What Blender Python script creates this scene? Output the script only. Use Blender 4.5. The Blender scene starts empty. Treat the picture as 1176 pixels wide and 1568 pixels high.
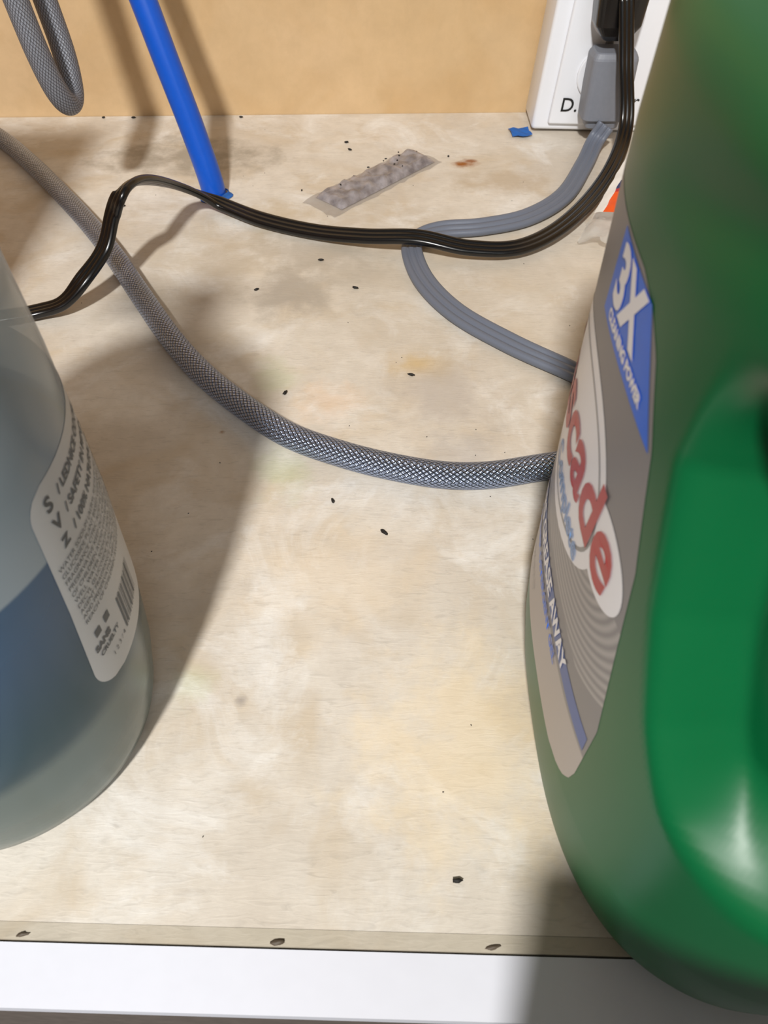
import bpy, math, random
from mathutils import Vector, Matrix, noise
random.seed(7)
scene=bpy.context.scene
scene.view_settings.view_transform='Standard'
scene.view_settings.look='None'
scene.view_settings.exposure=0.0

# ------------------------------------------------------------------ helpers
def s2l(c):
    return tuple(((x/255)/12.92 if x/255<=0.04045 else ((x/255+0.055)/1.055)**2.4) for x in c)+(1,)
def link(o,parent=None):
    bpy.context.collection.objects.link(o)
    if parent: o.parent=parent
    return o
def empty(name,loc=(0,0,0)):
    e=bpy.data.objects.new(name,None); e.empty_display_size=.02; e.location=loc
    link(e); bpy.context.view_layer.update(); return e
def mesh(name,verts,faces,mat=None,parent=None,smooth=False,uvs=None,mats=None,fm=None):
    me=bpy.data.meshes.new(name); me.from_pydata([tuple(v) for v in verts],[],faces)
    if uvs:
        l=me.uv_layers.new(name='UVMap')
        for i,p in enumerate(me.loops): l.data[i].uv=uvs[i]
    if mats:
        for m in mats: me.materials.append(m)
        if fm:
            for i,p in enumerate(me.polygons): p.material_index=fm[i]
    elif mat: me.materials.append(mat)
    if smooth:
        for p in me.polygons: p.use_smooth=True
    me.update()
    o=bpy.data.objects.new(name,me); link(o,parent); return o
def newmat(name):
    m=bpy.data.materials.new(name); m.use_nodes=True
    nt=m.node_tree; b=nt.nodes['Principled BSDF']; return m,nt,b
def N(nt,t,**k):
    n=nt.nodes.new(t)
    for a,v in k.items(): setattr(n,a,v)
    return n
def mathn(nt,op,a,b=None,c=None,clamp=False):
    n=nt.nodes.new('ShaderNodeMath'); n.operation=op; n.use_clamp=clamp
    for i,x in enumerate((a,b,c)):
        if x is None: continue
        if isinstance(x,(int,float)): n.inputs[i].default_value=x
        else: nt.links.new(x,n.inputs[i])
    return n.outputs[0]
def maprange(nt,x,a,b,c=0,d=1,smoothm=False):
    r=nt.nodes.new('ShaderNodeMapRange')
    if smoothm: r.interpolation_type='SMOOTHSTEP'
    for i,v in ((1,a),(2,b),(3,c),(4,d)): r.inputs[i].default_value=v
    nt.links.new(x,r.inputs[0]); return r.outputs[0]
def mixc(nt,f,a,b):
    n=nt.nodes.new('ShaderNodeMix'); n.data_type='RGBA'
    for i,x in ((0,f),(6,a),(7,b)):
        if isinstance(x,(int,float,tuple)): n.inputs[i].default_value=x
        else: nt.links.new(x,n.inputs[i])
    return n.outputs[2]
def simple(name,col,rough=.5,metal=0,spec=.5,trans=0,alpha=1,bump=0,bscale=300,var=0.06,coat=0):
    m,nt,b=newmat(name)
    c=s2l(col)
    tc=N(nt,'ShaderNodeTexCoord'); nz=N(nt,'ShaderNodeTexNoise'); nz.inputs['Scale'].default_value=bscale
    nt.links.new(tc.outputs['Object'],nz.inputs['Vector'])
    dark=tuple(x*(1-var*2) for x in c[:3])+(1,)
    nt.links.new(mixc(nt,nz.outputs['Fac'],dark,c),b.inputs['Base Color'])
    b.inputs['Roughness'].default_value=rough; b.inputs['Metallic'].default_value=metal
    b.inputs['Specular IOR Level'].default_value=spec
    b.inputs['Transmission Weight'].default_value=trans; b.inputs['Alpha'].default_value=alpha
    b.inputs['Coat Weight'].default_value=coat
    if bump:
        bp=N(nt,'ShaderNodeBump'); bp.inputs['Strength'].default_value=bump; bp.inputs['Distance'].default_value=.001
        nt.links.new(nz.outputs['Fac'],bp.inputs['Height']); nt.links.new(bp.outputs['Normal'],b.inputs['Normal'])
    return m

def box(name,lo,hi,mat,parent=None,bev=0.0,seg=3):
    x0,y0,z0=lo;x1,y1,z1=hi
    v=[(x0,y0,z0),(x1,y0,z0),(x1,y1,z0),(x0,y1,z0),(x0,y0,z1),(x1,y0,z1),(x1,y1,z1),(x0,y1,z1)]
    f=[(0,3,2,1),(4,5,6,7),(0,1,5,4),(1,2,6,5),(2,3,7,6),(3,0,4,7)]
    o=mesh(name,v,f,mat,parent)
    if bev:
        m=o.modifiers.new('b','BEVEL'); m.width=bev; m.segments=seg
        for p in o.data.polygons: p.use_smooth=True
    return o
def catmull(P,n):
    P=[Vector(p) for p in P]; out=[]
    Q=[P[0]*2-P[1]]+P+[P[-1]*2-P[-2]]
    for i in range(1,len(Q)-2):
        a,b,c,d=Q[i-1],Q[i],Q[i+1],Q[i+2]
        for k in range(n):
            t=k/n
            out.append(.5*((2*b)+(-a+c)*t+(2*a-5*b+4*c-d)*t*t+(-a+3*b-3*c+d)*t**3))
    out.append(P[-1]); return out
def sweep(name,path,prof,mat,parent=None,ups=None,n=14,cap=True):
    pts=catmull(path,n)
    if ups: U=catmull(ups,n)
    else: U=None
    V=[];F=[];uv=[];m=len(prof);L=0;Ls=[]
    up=Vector((0,0,1))
    for i,p in enumerate(pts):
        a=pts[max(i-1,0)];b=pts[min(i+1,len(pts)-1)]
        T=(b-a).normalized()
        if U: up=U[i]
        if abs(T.dot(up.normalized()))>.98 and not U: up=Vector((0,1,0))
        S=T.cross(up).normalized(); W=S.cross(T).normalized()
        if not U: up=W
        if i: L+=(pts[i]-pts[i-1]).length
        Ls.append(L)
        for s,t in prof: V.append(p+S*s+W*t)
    for i in range(len(pts)-1):
        for j in range(m):
            k=(j+1)%m
            F.append((i*m+j,i*m+k,(i+1)*m+k,(i+1)*m+j))
            uv+=[(j/m,Ls[i]),((j+1)/m,Ls[i]),((j+1)/m,Ls[i+1]),(j/m,Ls[i+1])]
    if cap:
        F.append(tuple(range(m))[::-1]); uv+=[(0,0)]*m
        F.append(tuple((len(pts)-1)*m+j for j in range(m))); uv+=[(0,0)]*m
    return mesh(name,V,F,mat,parent,True,uv)
def circ(r,m=24): return [(r*math.cos(2*math.pi*j/m),r*math.sin(2*math.pi*j/m)) for j in range(m)]
def lobes(w,h,k=3,m=14,groove=.3):
    r=h/2; sp=(w-h)/(k-1); out=[]
    for j in range(k*m):
        x=-w/2+w*(j+.5)/(k*m)
        y=0
        for q in range(k):
            cx=-w/2+r+q*sp; d=abs(x-cx)
            if d<r: y=max(y,math.sqrt(r*r-d*d))
        out.append((x,max(y,h*groove) if abs(x)<w/2-r*.6 else y))
    bot=[(x,-y) for x,y in out[::-1]]
    return out+bot
def smooth(a,b,x):
    t=max(0,min(1,(x-a)/(b-a))); return t*t*(3-2*t)
def interp(tab,x):
    if x<=tab[0][0]: return tab[0][1]
    for (a,va),(b,vb) in zip(tab,tab[1:]):
        if x<=b:
            t=(x-a)/(b-a); return va+(vb-va)*t
    return tab[-1][1]

# ------------------------------------------------------------------ materials
def wood(name,c1,c2,c3,stains_and_light=(),grain=.25,rough=.55,scale=1.0,pale=None):
    m,nt,b=newmat(name); L=nt.links
    tc=N(nt,'ShaderNodeTexCoord'); P=tc.outputs['Object']
    n1=N(nt,'ShaderNodeTexNoise'); n1.inputs['Scale'].default_value=11*scale; n1.inputs['Detail'].default_value=6; n1.inputs['Roughness'].default_value=.6; n1.inputs['Distortion'].default_value=.5; L.new(P,n1.inputs['Vector'])
    n2=N(nt,'ShaderNodeTexNoise'); n2.inputs['Scale'].default_value=24*scale; n2.inputs['Detail'].default_value=6; n2.inputs['Distortion'].default_value=1.0; L.new(P,n2.inputs['Vector'])
    n4=N(nt,'ShaderNodeTexNoise'); n4.inputs['Scale'].default_value=80*scale; n4.inputs['Detail'].default_value=7; n4.inputs['Roughness'].default_value=.75; L.new(P,n4.inputs['Vector'])
    mp=N(nt,'ShaderNodeMapping'); mp.inputs['Scale'].default_value=(110,520,60); mp.inputs['Rotation'].default_value=(0,0,-.35); L.new(P,mp.inputs['Vector'])
    n3=N(nt,'ShaderNodeTexNoise'); n3.inputs['Scale'].default_value=1; n3.inputs['Detail'].default_value=4; n3.inputs['Distortion'].default_value=1.2; L.new(mp.outputs[0],n3.inputs['Vector'])
    col=mixc(nt,maprange(nt,n1.outputs['Fac'],.38,.62),c1,c2)
    col=mixc(nt,mathn(nt,'MULTIPLY',maprange(nt,n2.outputs['Fac'],.48,.70),.75),col,c3)
    if pale:
        mp5=N(nt,'ShaderNodeMapping'); mp5.inputs['Location'].default_value=(3.1,1.7,0); L.new(P,mp5.inputs['Vector'])
        n5=N(nt,'ShaderNodeTexNoise'); n5.inputs['Scale'].default_value=17; n5.inputs['Detail'].default_value=8; n5.inputs['Roughness'].default_value=.65; n5.inputs['Distortion'].default_value=.8; L.new(mp5.outputs[0],n5.inputs['Vector'])
        col=mixc(nt,maprange(nt,n5.outputs['Fac'],.52,.68,0,.8),col,pale)
    col=mixc(nt,maprange(nt,n4.outputs['Fac'],.35,.7,0,.3),col,tuple(x*.68 for x in c1[:3])+(1,))
    col=mixc(nt,mathn(nt,'MULTIPLY',maprange(nt,n3.outputs['Fac'],.55,.78),grain),col,tuple(x*.5 for x in c1[:3])+(1,))
    nd=N(nt,'ShaderNodeTexNoise'); nd.inputs['Scale'].default_value=45; nd.inputs['Detail'].default_value=5; nd.inputs['Roughness'].default_value=.65; L.new(P,nd.inputs['Vector'])
    for (sx,sy,r,cc,st,asp) in stains_and_light:
        mm=N(nt,'ShaderNodeMapping'); mm.vector_type='POINT'
        mm.inputs['Location'].default_value=(-sx/r/asp,-sy/r,0); mm.inputs['Scale'].default_value=(1/r/asp,1/r,0); L.new(P,mm.inputs['Vector'])
        ln=N(nt,'ShaderNodeVectorMath',operation='LENGTH'); L.new(mm.outputs[0],ln.inputs[0])
        d=mathn(nt,'ADD',ln.outputs['Value'],mathn(nt,'MULTIPLY',mathn(nt,'SUBTRACT',nd.outputs['Fac'],.5),2.8))
        col=mixc(nt,mathn(nt,'MULTIPLY',maprange(nt,d,1.3,.1,0,1,True),st,clamp=True),col,s2l(cc))
    L.new(col,b.inputs['Base Color'])
    b.inputs['Roughness'].default_value=rough; b.inputs['Specular IOR Level'].default_value=.35
    bp=N(nt,'ShaderNodeBump'); bp.inputs['Strength'].default_value=.3; bp.inputs['Distance'].default_value=.0005
    L.new(n3.outputs['Fac'],bp.inputs['Height']); L.new(bp.outputs['Normal'],b.inputs['Normal'])
    return m
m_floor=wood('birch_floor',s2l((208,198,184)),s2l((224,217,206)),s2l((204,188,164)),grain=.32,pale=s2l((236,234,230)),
  stains_and_light=[(-.057,.415,.030,(134,126,120),.7,1),(-.045,.46,.03,(158,147,134),.55,1.5),(-.02,.43,.03,(174,165,152),.45,1.5),(.018,.344,.012,(205,172,105),.7,1.5),
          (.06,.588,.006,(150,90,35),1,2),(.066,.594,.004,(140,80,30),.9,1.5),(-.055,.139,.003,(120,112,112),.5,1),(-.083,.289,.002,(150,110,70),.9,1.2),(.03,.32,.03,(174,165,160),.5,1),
          (.03,.12,.045,(240,216,172),.4,1),(-.15,.60,.035,(140,130,114),.7,2),(-.02,.20,.03,(225,204,172),.3,1.5),  # first entry on this line paints a warm pool of light on the front floor
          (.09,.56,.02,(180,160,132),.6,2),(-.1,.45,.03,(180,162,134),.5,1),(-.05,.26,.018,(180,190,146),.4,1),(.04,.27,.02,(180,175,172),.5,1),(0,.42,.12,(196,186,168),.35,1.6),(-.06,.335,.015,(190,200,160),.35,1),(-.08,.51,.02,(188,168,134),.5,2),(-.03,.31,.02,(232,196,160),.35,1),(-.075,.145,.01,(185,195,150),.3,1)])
m_floor2=wood('birch_edge_strip',s2l((186,177,160)),s2l((198,189,174)),s2l((178,164,142)))
m_wall=wood('tan_plywood',s2l((204,174,132)),s2l((212,182,142)),s2l((196,162,116)),grain=.05,scale=.5)
m_frame=simple('white_paint',(224,226,236),.35,bump=.1,bscale=120,var=.02)
m_framef=simple('shaded_frame_edge',(105,95,88),.8,bump=.3,bscale=200,var=.2)  # brown-grey puts the shade of the frame's front face into the colour
m_white=simple('white_plastic',(230,233,240),.35,var=.01)
m_blackc=simple('black_vinyl',(9,9,11),.25,spec=.55)
m_greyc=simple('grey_vinyl',(108,115,130),.45,bump=.15,bscale=2500)
m_greyp=simple('grey_plug',(124,128,138),.5)
m_blue=simple('blue_pex',(12,86,200),.35)
m_tape=simple('blue_tape',(30,98,180),.7)
m_specks=simple('dropping_dark',(22,18,15),.7,bump=.4)
m_ink=simple('marker_ink',(20,20,20),.6)

def braid(name,c_hi,c_lo,Nn,k,metal,rough,bs=.7,bd=.0005):
    m,nt,b=newmat(name); L=nt.links
    uv=N(nt,'ShaderNodeUVMap'); sx=N(nt,'ShaderNodeSeparateXYZ'); L.new(uv.outputs[0],sx.inputs[0])
    u=mathn(nt,'MULTIPLY',sx.outputs[0],Nn*2*math.pi); v=mathn(nt,'MULTIPLY',sx.outputs[1],k)
    p=mathn(nt,'ADD',u,v); q=mathn(nt,'SUBTRACT',u,v)
    sp=mathn(nt,'SINE',p); sq=mathn(nt,'SINE',q)
    w=mathn(nt,'MULTIPLY',sp,sq)
    h=mathn(nt,'ABSOLUTE',w)
    h2=mathn(nt,'POWER',h,.5)
    fp=mathn(nt,'ABSOLUTE',mathn(nt,'SINE',mathn(nt,'MULTIPLY',p,2.0)))
    fq=mathn(nt,'ABSOLUTE',mathn(nt,'SINE',mathn(nt,'MULTIPLY',q,2.0)))
    sel=mathn(nt,'GREATER_THAN',w,0)
    wire=N(nt,'ShaderNodeMix'); L.new(sel,wire.inputs[0]); L.new(fp,wire.inputs[2]); L.new(fq,wire.inputs[3])
    hh=mathn(nt,'ADD',h2,mathn(nt,'MULTIPLY',wire.outputs[0],.3))
    fac=maprange(nt,hh,.25,1.05)
    L.new(mixc(nt,fac,c_lo,c_hi),b.inputs['Base Color'])
    b.inputs['Metallic'].default_value=metal; b.inputs['Roughness'].default_value=rough
    bp=N(nt,'ShaderNodeBump'); bp.inputs['Strength'].default_value=bs; bp.inputs['Distance'].default_value=bd
    L.new(hh,bp.inputs['Height']); L.new(bp.outputs['Normal'],b.inputs['Normal'])
    return m
m_steel=braid('steel_braid',s2l((176,192,226)),s2l((8,8,10)),10,1050,.9,.22,.75,.0005)
m_nylon=braid('nylon_braid',s2l((138,142,152)),s2l((48,48,54)),12,1100,.2,.4,.5)

# ------------------------------------------------------------------ room shell
def FY(x): return .0535-.0252*x
def BY(x): return .6815+.0235*x
XL,XR=-.44,.50
def slab(name,poly,z0,z1,mat,parent=None):
    n=len(poly); v=[(x,y,z0) for x,y in poly]+[(x,y,z1) for x,y in poly]
    f=[tuple(range(n))[::-1],tuple(range(n,2*n))]+[(i,(i+1)%n,n+(i+1)%n,n+i) for i in range(n)]
    return mesh(name,v,f,mat,parent)
W0=.0058
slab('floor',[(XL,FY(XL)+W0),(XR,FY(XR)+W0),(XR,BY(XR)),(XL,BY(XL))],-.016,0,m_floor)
slab('trim_1',[(XL,FY(XL)+.0007),(XR,FY(XR)+.0007),(XR,FY(XR)+W0-.0001),(XL,FY(XL)+W0-.0001)],-.016,-.0001,m_floor2)
slab('wall_back',[(XL-.02,BY(XL)+.0004),(XR+.02,BY(XR)+.0004),(XR+.02,BY(XR)+.015),(XL-.02,BY(XL)+.015)],-.016,.62,m_wall)
slab('wall_left',[(XL-.016,.03),(XL-.0004,.03),(XL-.0004,BY(XL)),(XL-.016,BY(XL))],-.016,.62,m_wall)
slab('wall_right',[(XR+.0004,.03),(XR+.016,.03),(XR+.016,BY(XR)),(XR+.0004,BY(XR))],-.016,.62,m_wall)
fr=empty('trim_2')
slab('rail_top',[(XL,FY(XL)-.0175),(XR,FY(XR)-.0175),(XR,FY(XR)),(XL,FY(XL))],-.006,-.0004,m_frame,fr)
slab('rail_core',[(XL,FY(XL)-.0173),(XR,FY(XR)-.0173),(XR,FY(XR)-.0002),(XL,FY(XL)-.0002)],-.045,-.006,m_framef,fr)

V=[];F=[]
def addblob(cx,cy,cz,rx,ry,rz,ang,seg=10,ring=6,jit=.15):
    base=len(V)
    for i in range(ring+1):
        ph=math.pi*i/ring
        for j in range(seg):
            th=2*math.pi*j/seg
            k=1+random.uniform(-jit,jit)
            x=rx*math.sin(ph)*math.cos(th)*k; y=ry*math.sin(ph)*math.sin(th)*k; z=rz*math.cos(ph)
            V.append((cx+x*math.cos(ang)-y*math.sin(ang),cy+x*math.sin(ang)+y*math.cos(ang),cz+z))
    for i in range(ring):
        for j in range(seg):
            F.append((base+i*seg+j,base+(i+1)*seg+j,base+(i+1)*seg+(j+1)%seg,base+i*seg+(j+1)%seg))
for x,y,r in [(-.114,.0585,.0023),(-.0335,.0562,.0027),(.034,.0548,.0024)]:
    addblob(x,y,-.0002,r,r*.34,.0008,.15,jit=.3)
mesh('flooring_nails',V,F,simple('nail_rust',(84,72,58),.6,bump=.5),None,True)
V=[];F=[]
for px,py,l,an in [(-.030,.625,1,.1),(-.027,.612,.9,-.5),(-.079,.417,.9,.5),(-.018,.419,1.05,-.3),(-.041,.451,.9,0),(-.053,.319,1,1.1),(.015,.334,1.05,-.3),(-.024,.241,.8,1.9),(0,.222,1.1,-.9),(.024,.074,.95,.0),(-.21,.672,1,.2),(-.12,.673,.8,0),(-.235,.672,.8,.4),(-.185,.522,.7,.5),(-.222,.53,.7,.2),(-.06,.545,.4,.8),(.05,.60,.4,.2)]:
    addblob(px,py,.0009,.0019*l,.0008*l,.0008,an,jit=.3)
for k in range(40):
    addblob(random.uniform(-.2,.11),random.uniform(.08,.66),.0002,.0004,.0002,.0002,random.random()*3,seg=6,ring=3)
mesh('mouse_droppings',V,F,m_specks,None,True)

# ------------------------------------------------------------------ braided supply hose
hp=[(-.39,.655),(-.345,.645),(-.305,.622),(-.262,.572),(-.2245,.522),(-.196,.482),(-.172,.445),(-.1465,.402),(-.121,.360),(-.098,.328),(-.0735,.302),(-.048,.280),(-.0215,.2665),(.0038,.2575),(.0285,.252),(.050,.252),(.0725,.2565),(.098,.262),(.14,.272),(.20,.28)]
path=[(x,y,.0068) for x,y in hp]
path[0]=(-.39,.655,.03); path[1]=(-.345,.645,.014)
sweep('braided_supply_hose',path,circ(.0066,32),m_steel,n=12)

# ------------------------------------------------------------------ black flat cord
e=empty('black_power_cord')
bp_=[(.166,.612,.105),(.1725,.600,.066),(.1775,.583,.028),(.159,.541,.012),(.124,.486,.009),(.0895,.456,.0075),(.055,.4515,.009),(.022,.457,.0132),(-.012,.466,.009),(-.047,.479,.0052),(-.084,.495,.0052),(-.117,.514,.008),(-.136,.492,.030),(-.145,.452,.053),(-.150,.426,.058),(-.158,.424,.046),(-.165,.414,.030),(-.176,.398,.020),(-.189,.391,.009),(-.204,.388,.005),(-.225,.381,.005),(-.27,.37,.005)]
bu=[(.3,-1,.1),(.4,-1,.2),(.3,-.9,.6),(.1,-.5,1),(0,-.3,1),(0,-.3,1),(0,-.3,1),(0,-.3,1),(0,-.3,1),(0,-.3,1),(0,-.3,1),(.1,-.1,1),(.1,.3,1),(-.3,.2,1),(-.6,-.4,.6),(-.7,-.7,.2),(-.6,-.7,.4),(-.4,-.5,.8),(-.1,-.1,1),(0,0,1),(0,0,1),(0,0,1)]
sweep('cord',bp_,lobes(.0118,.0049,3,10,.38),m_blackc,e,ups=bu,n=12)
g=empty('grey_power_cord')
gp=[(.170,.610,.020),(.163,.606,.009),(.150,.575,.0055),(.128,.529,.0048),(.099,.499,.0048),(.067,.486,.0048),(.040,.482,.0048),(.024,.473,.005),(.018,.457,.0044),(.025,.422,.0036),(.043,.388,.0036),(.071,.359,.0036),(.097,.338,.0036),(.116,.325,.0032),(.16,.305,.0028),(.22,.295,.0028)]
gu=[(0,-.9,.4),(0,-.5,.9),(0,-.3,1),(0,-.3,1),(0,-.3,1),(0,-.3,1),(0,-.3,1),(-.2,-.1,1),(-.25,0,1),(-.15,-.1,1),(-.1,-.15,1),(-.1,-.15,1),(0,-.1,1),(0,0,1),(0,0,1),(0,0,1)]
sweep('cord',gp,lobes(.0140,.005,3,10),m_greyc,g,ups=gu,n=12)

# ------------------------------------------------------------------ outlet box
ob=empty('outlet_box')
yb=.643
tilted=[]
tilted.append(box('case',(.119,yb,.003),(.222,BY(.12)-.001,.150),m_white,ob,.003))
tilted.append(box('cover_plate',(.131,yb-.004,.009),(.206,yb+.001,.140),m_white,ob,.0018))
def disc(name,c,r,y0,y1,mat,parent,flat=.0):
    n=40;V=[];F=[]
    for y,rr in ((y1,r),(y0+.0006,r),(y0,r-.0008)):
        for j in range(n):
            a=2*math.pi*j/n
            zz=max(-r*(1-flat),min(r*(1-flat),rr*math.sin(a)))
            V.append((c[0]+rr*math.cos(a),y,c[1]+zz))
    for k in range(2):
        for j in range(n): F.append((k*n+j,k*n+(j+1)%n,(k+1)*n+(j+1)%n,(k+1)*n+j))
    F.append(tuple(2*n+j for j in range(n)))
    return mesh(name,V,F,mat,parent)
for i,z in enumerate((.047,.090)):
    tilted.append(disc('receptacle_%d'%(i+1),(.1635,z),.0185,yb-.0065,yb-.003,m_white,ob,.1))
tilted.append(disc('screw',(.1635,.0685),.003,yb-.005,yb-.0035,m_greyp,ob))
def plug(name,cx,cy,z0,secs,mat,parent,flip=1):
    V=[];F=[];n=32
    for dz,hw,hd,_ in secs:
        for j in range(n):
            a=2*math.pi*j/n; ca,sa=math.cos(a),math.sin(a)
            x=hw*math.copysign(abs(ca)**.35,ca); y=hd*math.copysign(abs(sa)**.35,sa)
            V.append((cx+x,cy+y,z0+dz*flip))
    m=len(secs)
    for i in range(m-1):
        for j in range(n):
            F.append((i*n+j,i*n+(j+1)%n,(i+1)*n+(j+1)%n,(i+1)*n+j))
    F.append(tuple(range(n))[::-1]); F.append(tuple((m-1)*n+j for j in range(n)))
    o=mesh(name,V,F,mat,parent,False)
    o.modifiers.new('b','BEVEL').width=.0008
    return o
plug('plug',.169,yb-.018,.014,[(.0,.0125,.008,0),(.006,.0135,.009,0),(.007,.0170,.012,0),(.03,.0175,.0125,0),(.050,.0172,.0125,0),(.054,.015,.010,0)],m_greyp,g)
plug('plug',.166,yb-.019,.075,[(.0,.008,.007,0),(.004,.012,.010,0),(.010,.0165,.012,0),(.03,.018,.0135,0),(.045,.016,.012,0)],m_blackc,e)

def text(name,body,size,mapf,mat,parent,shear=0,bold=0,spacing=1,align='LEFT',wscale=1,lsp=1.0):
    cu=bpy.data.curves.new(name,'FONT'); cu.body=body; cu.size=size; cu.shear=shear; cu.offset=bold; cu.space_character=spacing
    cu.align_x=align; cu.space_line=lsp; cu.resolution_u=4
    o=bpy.data.objects.new(name+'_c',cu); link(o); bpy.context.view_layer.update()
    dg=bpy.context.evaluated_depsgraph_get()
    me=bpy.data.meshes.new_from_object(o.evaluated_get(dg))
    bpy.data.objects.remove(o)
    for v in me.vertices: v.co=mapf(v.co.x*wscale,v.co.y)
    me.materials.clear(); me.materials.append(mat); me.name=name
    ob_=bpy.data.objects.new(name,me); link(ob_,parent); return ob_
tilted.append(text('marker_D','D.',.0145,lambda x,y:Vector((.1375+x,yb-.0046,.0195+y)),m_ink,ob,bold=.0001))
tilted.append(text('marker_W','r',.0145,lambda x,y:Vector((.193+x,yb-.0046,.0235+y)),m_ink,ob))
ta=math.radians(4)
for o in tilted:
    for v in o.data.vertices:
        x,z=v.co.x-.119,v.co.z-.003
        v.co.x=.119+x*math.cos(ta)+z*math.sin(ta); v.co.z=.003+z*math.cos(ta)-x*math.sin(ta)*.35

V=[];F=[]
for i in range(5):
    for j in range(4):
        V.append((.1015+.0160*i/4+.002*j/3,.649-.0145*j/3-.004*math.sin(i*.9)*.4,.0008+.0018*abs(math.sin(i*1.3+j))))
for i in range(4):
    for j in range(3): F.append((i*4+j,(i+1)*4+j,(i+1)*4+j+1,i*4+j+1))
o=mesh('blue_tape_scrap',V,F,m_tape); s_=o.modifiers.new('s','SOLIDIFY'); s_.thickness=.0004

# ------------------------------------------------------------------ blue PEX tube
t=empty('blue_water_tube')
sweep('tube',[(-.1225,.537,-.010),(-.1235,.5385,.01),(-.132,.546,.045),(-.143,.554,.085),(-.152,.561,.118),(-.170,.575,.18),(-.20,.60,.30)],circ(.0086,28),m_blue,t)
V=[];F=[];n=28
for k,(r,z) in enumerate([(.0089,.004),(.0098,.0018),(.0116,.0006)]):
    for j in range(n):
        a=2*math.pi*j/n; rr=r*(1+.08*math.sin(5*a+1)) ; V.append((-.1225+rr*math.cos(a)+ .001,.537+rr*math.sin(a),z))
for k in range(2):
    for j in range(n): F.append((k*n+j,k*n+(j+1)%n,(k+1)*n+(j+1)%n,(k+1)*n+j))
mesh('tape_collar',V,F,m_tape,t)

# ------------------------------------------------------------------ hanging drain hose
sweep('dishwasher_drain_hose',[(-.238,.52,.40),(-.221,.51,.25),(-.2105,.503,.165),(-.2065,.50,.132),(-.2025,.498,.105),(-.1990,.500,.085),(-.1970,.508,.0750),(-.1965,.518,.0785),(-.1980,.526,.097),(-.2025,.532,.125),(-.209,.538,.17),(-.216,.547,.25),(-.220,.557,.40)],circ(.0070,28),m_nylon,n=12)

# ------------------------------------------------------------------ clear adhesive strip
m_gel,nt,b=newmat('cloudy_gel')
tc=N(nt,'ShaderNodeTexCoord'); vo=N(nt,'ShaderNodeTexVoronoi'); vo.inputs['Scale'].default_value=230; nt.links.new(tc.outputs['Object'],vo.inputs['Vector'])
nz=N(nt,'ShaderNodeTexNoise'); nz.inputs['Scale'].default_value=130; nz.inputs['Detail'].default_value=4; nt.links.new(tc.outputs['Object'],nz.inputs['Vector'])
nt.links.new(mixc(nt,maprange(nt,nz.outputs['Fac'],.35,.65),s2l((122,116,120)),s2l((176,171,176))),b.inputs['Base Color'])
b.inputs['Roughness'].default_value=.06; b.inputs['Alpha'].default_value=.66
bp=N(nt,'ShaderNodeBump'); bp.inputs['Strength'].default_value=.35; bp.inputs['Distance'].default_value=.0012; nt.links.new(vo.outputs['Distance'],bp.inputs['Height']); nt.links.new(bp.outputs['Normal'],b.inputs['Normal'])
ge=empty('sticky_trap_strip')
A0=Vector((-.041,.5235)); A1=Vector((.030,.600)); ax=(A1-A0); Ln=ax.length; ax.normalize(); pr=Vector((-ax.y,ax.x))
def gelgrid(name,hw,x0,x1,hgt,nx,ny,mat,z0=.0006,jag=0,nzs=.35):
    V=[];F=[]
    for i in range(nx+1):
        for j in range(ny+1):
            s=x0+(x1-x0)*i/nx; w=-hw+2*hw*j/ny
            edge=min(1,min(i,nx-i)/2.0,min(j,ny-j)/2.0)
            jj=jag*(noise.noise(Vector((i*1.3,j*1.7,3)))) if edge==0 else 0
            p=A0+ax*(s+jj)+pr*(w+jj)
            V.append((p.x,p.y,z0+hgt*edge*(.85+nzs*noise.noise(Vector((s*130,w*130,1))))))
    for i in range(nx):
        for j in range(ny): F.append((i*(ny+1)+j,(i+1)*(ny+1)+j,(i+1)*(ny+1)+j+1,i*(ny+1)+j+1))
    return mesh(name,V,F,mat,ge,True)
gelgrid('film',.0165,-.008,Ln+.004,.0008,24,8,simple('clear_film',(172,166,164),.05,alpha=.42),.0004,.003)
gelgrid('gel',.0135,.002,Ln-.001,.0050,44,12,m_gel,.0012,0,.6)
V=[];F=[]
for k in range(12):
    s=random.uniform(.006,Ln-.006) if k<5 else random.uniform(.7,1.0)*Ln-.003
    w=random.uniform(-.0115,.012)
    p=A0+ax*s+pr*w; addblob(p.x,p.y,.0056,.0011*random.uniform(.4,1),.0005,.0005,random.random()*3,jit=.4)
mesh('debris',V,F,m_specks,ge,True)

# ------------------------------------------------------------------ plastic packet by cords
pk=empty('plastic_packet')
m_clear=simple('crinkled_clear',(215,212,206),.1,alpha=.45,bump=.5,bscale=150)
m_or=simple('orange_print',(232,90,28),.4); m_rd=simple('red_print',(190,30,28),.4); m_nv=simple('navy_print',(28,42,95),.4); m_wp=simple('white_print',(235,232,226),.4)
c0=Vector((.1285,.470,.003)); c1=Vector((.179,.560,.028)); side=Vector((.026,-.014,-.001))
V=[];F=[];fm=[];nx,ny=48,10
for i in range(nx+1):
    for j in range(ny+1):
        u=i/nx; w=j/ny
        p=c0+(c1-c0)*u+side*(w)
        amp=.004 if u<.25 else .001
        nn=noise.noise(Vector((u*14,w*4,2)))
        V.append((p.x+amp*nn,p.y,max(.0015,p.z+amp*nn*1.2+.005*math.sin(w*3.14))))
for i in range(nx):
    for j in range(ny):
        F.append((i*(ny+1)+j,(i+1)*(ny+1)+j,(i+1)*(ny+1)+j+1,i*(ny+1)+j+1))
        u=i/nx
        fm.append(0 if u<.26 or u>.94 else (4 if j<2 and u<.7 else (1 if u<.44 else (2 if u<.5 else (3 if u<.58 else 4)))))
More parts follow.
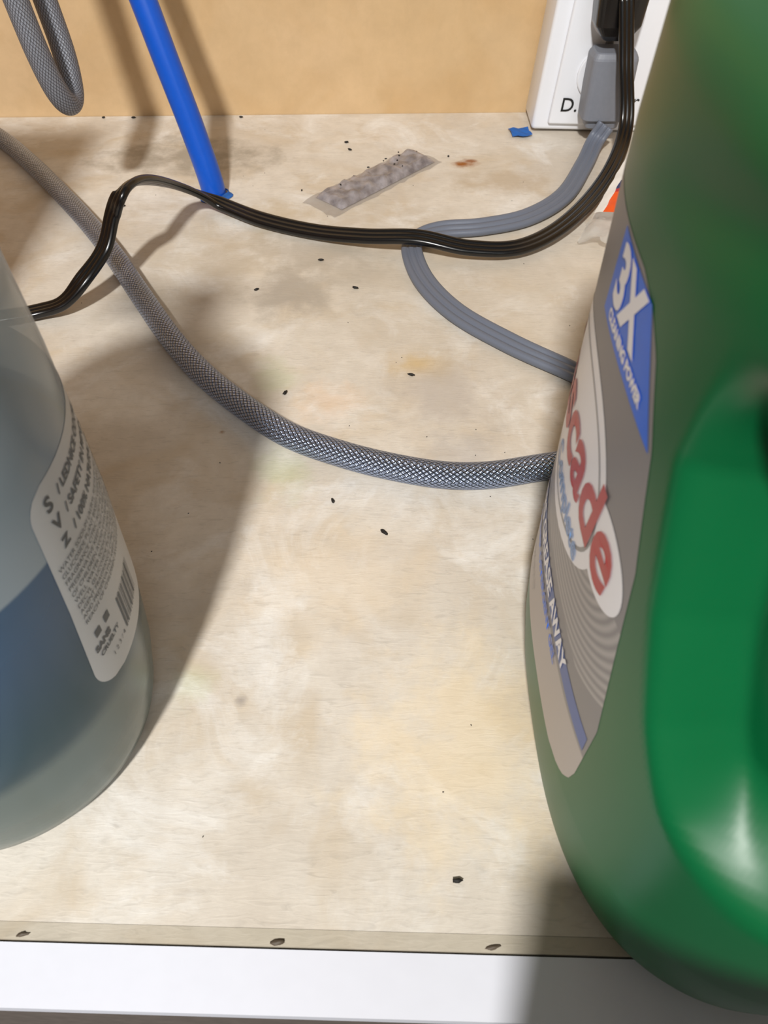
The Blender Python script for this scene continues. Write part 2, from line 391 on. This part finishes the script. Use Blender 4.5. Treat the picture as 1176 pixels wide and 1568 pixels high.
mesh('bag',V,F,None,pk,True,mats=[m_clear,m_or,m_rd,m_nv,m_wp],fm=fm)

# ------------------------------------------------------------------ GREEN DETERGENT BOTTLE
gb=empty('dishwasher_detergent_bottle')
CX,CY=.115,.125; HX,HY,EX=.065,.094,2.6
sc_tab=[(0,.86),(.003,.90),(.008,.935),(.016,.962),(.028,.985),(.045,1),(.2,1),(.222,.985),(.24,.90),(.255,.70),(.266,.45),(.272,.33),(.285,.31)]
rec_tab=[(.090,.050),(.10,.062),(.118,.074),(.143,.0855),(.175,.0955),(.20,.093)]
def gsurf(th,z):
    s=interp(sc_tab,z)
    k=smooth(.225,.268,z)
    hx=HX*s*(1-k)+.021*k; hy=HY*s*(1-k)+.021*k; ex=EX*(1-k)+2*k
    c,sn=math.cos(th),math.sin(th)
    r=1/((abs(c)/hx)**ex+(abs(sn)/hy)**ex)**(1/ex)
    x,y=r*c,r*sn
    Y=CY+y
    yb_=interp(rec_tab,z)
    w=smooth(yb_+.001,yb_-.017,Y)*smooth(.085,.112,z)*smooth(.205,.182,z)
    cr=math.exp(-((z-(.214-.25*(Y-.10)))/.006)**2)*smooth(.15,.10,Y)
    f=1-w*.27-cr*.025
    return Vector((CX+x*f,CY+y*(1-w*.21-cr*.02),z))
zs=[0,.0015,.003,.0055,.008,.012,.016,.022,.028,.036,.045]+[.045+.002*i for i in range(1,101)]+[.2475,.251,.255,.259,.263,.266,.269,.272,.285]
zs=sorted(set(round(z,5) for z in zs)); nth=360
V=[];F=[]
for z in zs:
    for j in range(nth): V.append(gsurf(2*math.pi*j/nth,z))
for i in range(len(zs)-1):
    for j in range(nth): F.append((i*nth+j,i*nth+(j+1)%nth,(i+1)*nth+(j+1)%nth,(i+1)*nth+j))
F.append(tuple(range(nth))[::-1]); F.append(tuple((len(zs)-1)*nth+j for j in range(nth)))
m_green,nt,b=newmat('green_plastic')
tc=N(nt,'ShaderNodeTexCoord'); nz=N(nt,'ShaderNodeTexNoise'); nz.inputs['Scale'].default_value=14; nt.links.new(tc.outputs['Object'],nz.inputs['Vector'])
nt.links.new(mixc(nt,nz.outputs['Fac'],s2l((0,82,43)),s2l((0,98,53))),b.inputs['Base Color'])
b.inputs['Roughness'].default_value=.36; b.inputs['Specular IOR Level'].default_value=.38
mesh('body',V,F,m_green,gb,True)
V=[];F=[];n=72
capp=[(.0235,.276),(.0245,.278),(.0245,.303),(.0225,.3055),(.0,.3055)]
for r_,z in capp:
    for j in range(n):
        a=2*math.pi*j/n; rr=r_*(1+(.02 if j%2 and r_>.024 else 0)); V.append((CX+rr*math.cos(a),CY+rr*math.sin(a),z))
for i in range(len(capp)-1):
    for j in range(n): F.append((i*n+j,i*n+(j+1)%n,(i+1)*n+(j+1)%n,(i+1)*n+j))
mesh('cap',V,F,simple('cap_green',(0,70,34),.35),gb)
def gx(y,z):
    s=interp(sc_tab,z); d=abs(y-CY)/(HY*s)
    return CX-HX*s*max(0,1-d**EX)**(1/EX)
def gmap(y0,z0,off,rot=0):
    c,s=math.cos(rot),math.sin(rot)
    def f(x,h):
        X=x*c-h*s; H=x*s+h*c
        y=y0-X; z=z0+H
        return Vector((gx(y,z)-off,y,z))
    return f
ff=[(.046,.102),(.0475,.095),(.050,.090),(.055,.0865),(.062,.085),(.09,.084),(.143,.0935),(.168,.1035),(.182,.114),(.187,.122),(.1895,.132)]
V=[];F=[];nz_,ny_=90,70
for i in range(nz_+1):
    z=.046+(.1895-.046)*i/nz_
    a=interp(ff,z)
    for j in range(ny_+1):
        y=a+(.206-a)*j/ny_
        V.append((gx(y,z)-.00008,y,z))
for i in range(nz_):
    for j in range(ny_): F.append((i*(ny_+1)+j,(i+1)*(ny_+1)+j,(i+1)*(ny_+1)+j+1,i*(ny_+1)+j+1))
m_lab,nt,b=newmat('silver_label'); L=nt.links
tc=N(nt,'ShaderNodeTexCoord'); sx=N(nt,'ShaderNodeSeparateXYZ'); L.new(tc.outputs['Object'],sx.inputs[0])
Yc,Zc=sx.outputs[1],sx.outputs[2]
dy=mathn(nt,'SUBTRACT',Yc,.128); dz=mathn(nt,'MULTIPLY',mathn(nt,'SUBTRACT',Zc,.13),1.3)
rr=mathn(nt,'SQRT',mathn(nt,'ADD',mathn(nt,'MULTIPLY',dy,dy),mathn(nt,'MULTIPLY',dz,dz)))
ring=mathn(nt,'MULTIPLY',mathn(nt,'ADD',mathn(nt,'SINE',mathn(nt,'MULTIPLY',rr,2000)),1),.5)
msk=mathn(nt,'MULTIPLY',mathn(nt,'LESS_THAN',Zc,.125),mathn(nt,'LESS_THAN',rr,.058))
msk=mathn(nt,'MULTIPLY',msk,mathn(nt,'GREATER_THAN',Zc,.090))
c=mixc(nt,mathn(nt,'MULTIPLY',ring,msk),s2l((136,133,136)),s2l((172,168,168)))
c=mixc(nt,maprange(nt,Zc,.0735,.0725),c,s2l((182,174,171)))
L.new(c,b.inputs['Base Color']); b.inputs['Roughness'].default_value=.4; b.inputs['Metallic'].default_value=.15
mesh('label',V,F,m_lab,gb,True)
m_lw=simple('label_white',(248,247,252),.35,var=.01); m_lr=simple('label_red',(188,6,34),.35); m_lb=simple('label_blue',(4,108,236),.35); m_lb2=simple('label_lightblue',(120,160,215),.35); m_lg=simple('label_grey',(150,148,150),.35)
def oval(name,yc,zc,ry,rz,rot,off,mat,ir=0,n=56,rg=14,ex=2.0):
    V=[];F=[]
    f=gmap(yc,zc,off,rot)
    for k in range(rg+1):
        q=ir+(1-ir)*k/rg
        for j in range(n):
            a=2*math.pi*j/n; ca,sa=math.cos(a),math.sin(a)
            V.append(f(ry*q*math.copysign(abs(ca)**(2/ex),ca),rz*q*math.copysign(abs(sa)**(2/ex),sa)))
    for k in range(rg):
        for j in range(n): F.append((k*n+j,k*n+(j+1)%n,(k+1)*n+(j+1)%n,(k+1)*n+j))
    return mesh(name,V,F,mat,gb,True)
oval('logo_oval',.154,.129,.043,.029,-.05,.00018,m_lw,.01)
oval('logo_outline',.110,.1295,.0165,.0115,0,.0002,m_lw,.01)
oval('logo_ring',.154,.129,.0385,.0245,-.05,.00026,m_lg,.965)
text('logo_text','Cascade',.031,gmap(.2045,.1215,.00045,0),m_lr,gb,shear=.15,bold=.0007,wscale=.98)
text('logo_sub','Complete',.0105,gmap(.165,.1085,.0004,0),m_lb2,gb,bold=.0002)
def qpatch(name,c4,off,mat,nn=20):
    V=[];F=[]
    a,b_,c_,d_=[Vector(q) for q in c4]
    for i in range(nn+1):
        for j in range(nn+1):
            u,v=i/nn,j/nn
            p=a*(1-u)*(1-v)+b_*u*(1-v)+c_*u*v+d_*(1-u)*v
            V.append((gx(p.x,p.y)-off,p.x,p.y))
    for i in range(nn):
        for j in range(nn): F.append((i*(nn+1)+j,(i+1)*(nn+1)+j,(i+1)*(nn+1)+j+1,i*(nn+1)+j+1))
    return mesh(name,V,F,mat,gb,True)
qpatch('badge_blue',[(.152,.1675),(.1045,.1665),(.1225,.1875),(.150,.1885)],.0002,m_lb)
text('badge_3X','3X',.0180,gmap(.1470,.1743,.0004),m_lw,gb,bold=.0008)
text('badge_sub','CLEANING POWER',.0036,gmap(.1455,.1695,.0004),m_lw,gb,bold=.0002)
qpatch('strip_blue',[(.2,.0795),(.086,.0745),(.086,.0815),(.2,.0885)],.0002,simple('label_navy',(80,104,168),.4))
text('strip_text','POWERS GREASE AWAY',.0092,gmap(.192,.0808,.0004,-.045),m_lw,gb,bold=.0003,wscale=.84)
text('strip_text2','DISHWASHER DETERGENT GEL',.0052,gmap(.188,.0715,.0004,-.03),m_lb,gb,bold=.0002,wscale=1)
text('netweight','75 FL OZ (2.2 L)',.0042,gmap(.18,.056,.0004),m_lg,gb)

# ------------------------------------------------------------------ LEFT SOAP BOTTLE
lb=empty('dish_soap_bottle')
BX,BYY=-.140,.133
rt=[(0,.047),(.002,.050),(.006,.0528),(.012,.0545),(.03,.0575),(.06,.0600),(.10,.0610),(.15,.0605),(.18,.0590),(.195,.0565),(.207,.050),(.216,.038),(.221,.024),(.225,.0155),(.238,.0150)]
def rb(z): return interp(rt,z)
def rev(name,prof,mat,parent,n=128,capb=True,cx=BX,cy=BYY):
    V=[];F=[]
    for r_,z in prof:
        for j in range(n):
            a=2*math.pi*j/n; V.append((cx+r_*math.cos(a),cy+r_*math.sin(a),z))
    for i in range(len(prof)-1):
        for j in range(n): F.append((i*n+j,i*n+(j+1)%n,(i+1)*n+(j+1)%n,(i+1)*n+j))
    if capb: F.append(tuple(range(n))[::-1]); F.append(tuple((len(prof)-1)*n+j for j in range(n)))
    return mesh(name,V,F,mat,parent,True)
m_shell,nt,b=newmat('frosted_plastic')
tc=N(nt,'ShaderNodeTexCoord'); nz=N(nt,'ShaderNodeTexNoise'); nz.inputs['Scale'].default_value=20; nt.links.new(tc.outputs['Object'],nz.inputs['Vector'])
sx=N(nt,'ShaderNodeSeparateXYZ'); nt.links.new(tc.outputs['Object'],sx.inputs[0]); Z=sx.outputs[2]
frost=mixc(nt,nz.outputs['Fac'],s2l((152,164,169)),s2l((166,178,184)))
liqc=mixc(nt,maprange(nt,Z,.062,.114,0,1,True),s2l((24,68,80)),s2l((62,92,122)))
c=mixc(nt,maprange(nt,Z,.1195,.121,0,1,True),liqc,frost)
c=mixc(nt,maprange(nt,Z,.058,.048,0,1,True),c,s2l((104,120,117)))
nt.links.new(c,b.inputs['Base Color'])
b.inputs['Roughness'].default_value=.22
nt.links.new(maprange(nt,Z,.1195,.121,.80,.72),b.inputs['Alpha'])
zz=[0,.002,.006,.012]+[.012+.006*i for i in range(1,29)]+[.185,.19,.195,.2,.207,.212,.216,.2185,.221,.225,.238]
zz=sorted(set(zz))
rev('shell',[(rb(z),z) for z in zz],m_shell,lb)
m_liq=simple('blue_soap',(24,66,112),.3,bscale=12,var=.1)
rev('soap',[(rb(z)-.0022 if z>.013 else rb(z)-.006,z) for z in [.010,.013,.02,.03,.04,.05,.06,.07,.08,.09,.10,.11,.118]],m_liq,lb)
m_pump=simple('pump_grey',(150,155,158),.4)
rev('pump_collar',[(.0185,.228),(.0190,.230),(.0190,.248),(.0165,.251)],m_pump,lb,48)
rev('pump_stem',[(.005,.251),(.005,.275),(.013,.276),(.014,.288),(.012,.292)],m_pump,lb,32)
box('pump_spout',(BX-.045,BYY-.006,.279),(BX-.005,BYY+.006,.289),m_pump,lb,.003)
m_ll=simple('label_cream',(190,192,194),.45,var=.01)
def lmap(ph0,z0,off,rot=0):
    c,s=math.cos(rot),math.sin(rot)
    def f(x,h):
        X=x*c-h*s;H=x*s+h*c
        z=z0+H; ph=ph0+X/.060; r_=rb(z)+off
        return Vector((BX+r_*math.cos(ph),BYY+r_*math.sin(ph),z))
    return f
V=[];F=[];a0=math.radians(-17);a1=math.radians(80);nz_,ny_=60,80
for i in range(nz_+1):
    z=.058+(.139-.058)*i/nz_
    cr=.013; ins=0
    dzb=z-.058; dzt=.139-z
    if dzb<cr: ins=cr-math.sqrt(max(0,cr*cr-(cr-dzb)**2))
    if dzt<.007: ins=.007-math.sqrt(max(0,.007**2-(.007-dzt)**2))
    sl=-.006*(1-i/nz_)
    A=a0+(ins+sl)/.06; B=a1-ins/.06
    for j in range(ny_+1):
        ph=A+(B-A)*j/ny_; r_=rb(z)+.0001
        V.append((BX+r_*math.cos(ph),BYY+r_*math.sin(ph),z))
for i in range(nz_):
    for j in range(ny_): F.append((i*(ny_+1)+j,i*(ny_+1)+j+1,(i+1)*(ny_+1)+j+1,(i+1)*(ny_+1)+j))
mesh('label',V,F,m_ll,lb,True)
m_txt=simple('label_ink',(74,78,82),.5)
R=math.radians
rows=[(.1310,.0040,'/ LEDNICE ODORU'),(.1245,.0040,'/ SAFETY IN MIND'),(.1180,.0040,'/ 100% NATURAL OIL BASE')]
for i,(z,s,bd) in enumerate(rows): text('line_%d'%i,bd,s,lmap(R(-6),z,.0003),m_txt,lb,bold=.00012)
for i,(z,s,bd) in enumerate([(.1305,.0062,'S'),(.1240,.0055,'V'),(.1178,.0045,'Z')]): text('icon_%d'%i,bd,s,lmap(R(-12),z,.0003),m_txt,lb,bold=.0002)
words='WATER SODIUM LAURYL SULFATE DECYL GLUCOSIDE PLANT BASED CLEANING AGENT FRAGRANCE CITRIC ACID GLYCERIN AND PRESERVATIVE KEEP OUT OF REACH OF CHILDREN AVOID EYES RINSE WELL'.split()
k=0
for i in range(10):
    ln=' '.join(words[(k+q)%len(words)] for q in range(8)); k+=5
    text('small_%d'%i,ln,.0023,lmap(R(-17),.1135-.0026*i,.0003),m_txt,lb)
text('big_1','SANS',.0034,lmap(R(-18),.0765,.0003),m_txt,lb,bold=.0002)
text('big_2','CRUELTY',.0026,lmap(R(-17),.0730,.0003),m_txt,lb,bold=.0001)
text('big_3','1 2 3 / 4',.0026,lmap(R(-13),.0665,.0003),m_txt,lb)
def lrect(x0,x1,h0,h1,f):
    V=[];F=[];n=4
    for i in range(n+1):
        for h_ in (h0,h1): V.append(f(x0+(x1-x0)*i/n,h_))
    for i in range(n): F.append((2*i,2*i+2,2*i+3,2*i+1))
    return V,F
V=[];F=[]; f=lmap(R(-3),.0665,.0003); x=0
while x<.016:
    w=random.choice((.0003,.0005,.0008)); v_,f_=lrect(x,x+w,0,.0150,f)
    b0=len(V); V+=v_; F+=[tuple(q+b0 for q in t_) for t_ in f_]; x+=w+random.choice((.0005,.0008))
for (ph,z,w,h_) in [(-16,.0815,.0028,.003),(-11,.0815,.0028,.003)]:
    v_,f_=lrect(0,w,0,h_,lmap(R(ph),z,.0003)); b0=len(V); V+=v_; F+=[tuple(q+b0 for q in t_) for t_ in f_]
mesh('barcode',V,F,m_txt,lb)

# ------------------------------------------------------------------ unseen occluders added for their shadows
cb=empty('box_occluder')  # unseen box, added to shadow the back-left floor
m_cb=simple('cardboard',(170,130,85),.8)
box('occluder_body',(-.37,.21,.0005),(-.238,.31,.30),m_cb,cb,.001)
box('flap',(-.37,.205,.3005),(-.238,.258,.3025),m_cb,cb)
box('flap_back',(-.37,.262,.3005),(-.238,.315,.3025),m_cb,cb)
gd=empty('drain_pipe_occluder')  # pipe out of view, put in for the soft shadow on the back wall
m_pv=simple('pvc',(225,225,220),.4)
sweep('tailpiece',[(-.03,.44,.62),(-.03,.44,.5),(-.03,.44,.36),(-.01,.455,.325),(.03,.47,.32),(.06,.485,.345),(.07,.50,.38),(.07,.56,.40),(.07,.66,.40)],circ(.022,28),m_pv,gd)
dr=empty('panel_occluder')  # low unseen panel, added and sized to cast the front-right shadow
box('panel',(.012,-.075,-.10),(.40,-.056,.185),m_frame,dr,.002)

# ------------------------------------------------------------------ lights
def area(name,loc,target,size,energy,col):
    l=bpy.data.lights.new(name,'AREA'); l.shape='DISK'; l.size=size; l.energy=energy; l.color=col
    o=bpy.data.objects.new(name,l); o.location=loc
    o.rotation_euler=(Vector(target)-Vector(loc)).to_track_quat('-Z','Y').to_euler(); link(o)
area('ceiling_light',(-.28,-1.15,1.62),(0,.25,0),.15,53,(1,.975,.935))
area('room_light',(.5,-1.4,1.3),(0,.25,0),1.0,8,(.9,.95,1))
w=bpy.data.worlds.new('World'); scene.world=w; w.use_nodes=True
w.node_tree.nodes['Background'].inputs[0].default_value=(1,.97,.93,1); w.node_tree.nodes['Background'].inputs[1].default_value=.15

# ------------------------------------------------------------------ camera
cam=bpy.data.cameras.new('camera'); co=bpy.data.objects.new('camera',cam); link(co)
cam.sensor_fit='VERTICAL'; cam.sensor_height=36; cam.sensor_width=27; cam.lens=36*1177/1568
cam.clip_start=.005
cam.dof.use_dof=True; cam.dof.focus_distance=.37; cam.dof.aperture_fstop=26
co.location=(0,0,.27); co.rotation_euler=(math.radians(90-49),0,0)
scene.camera=co
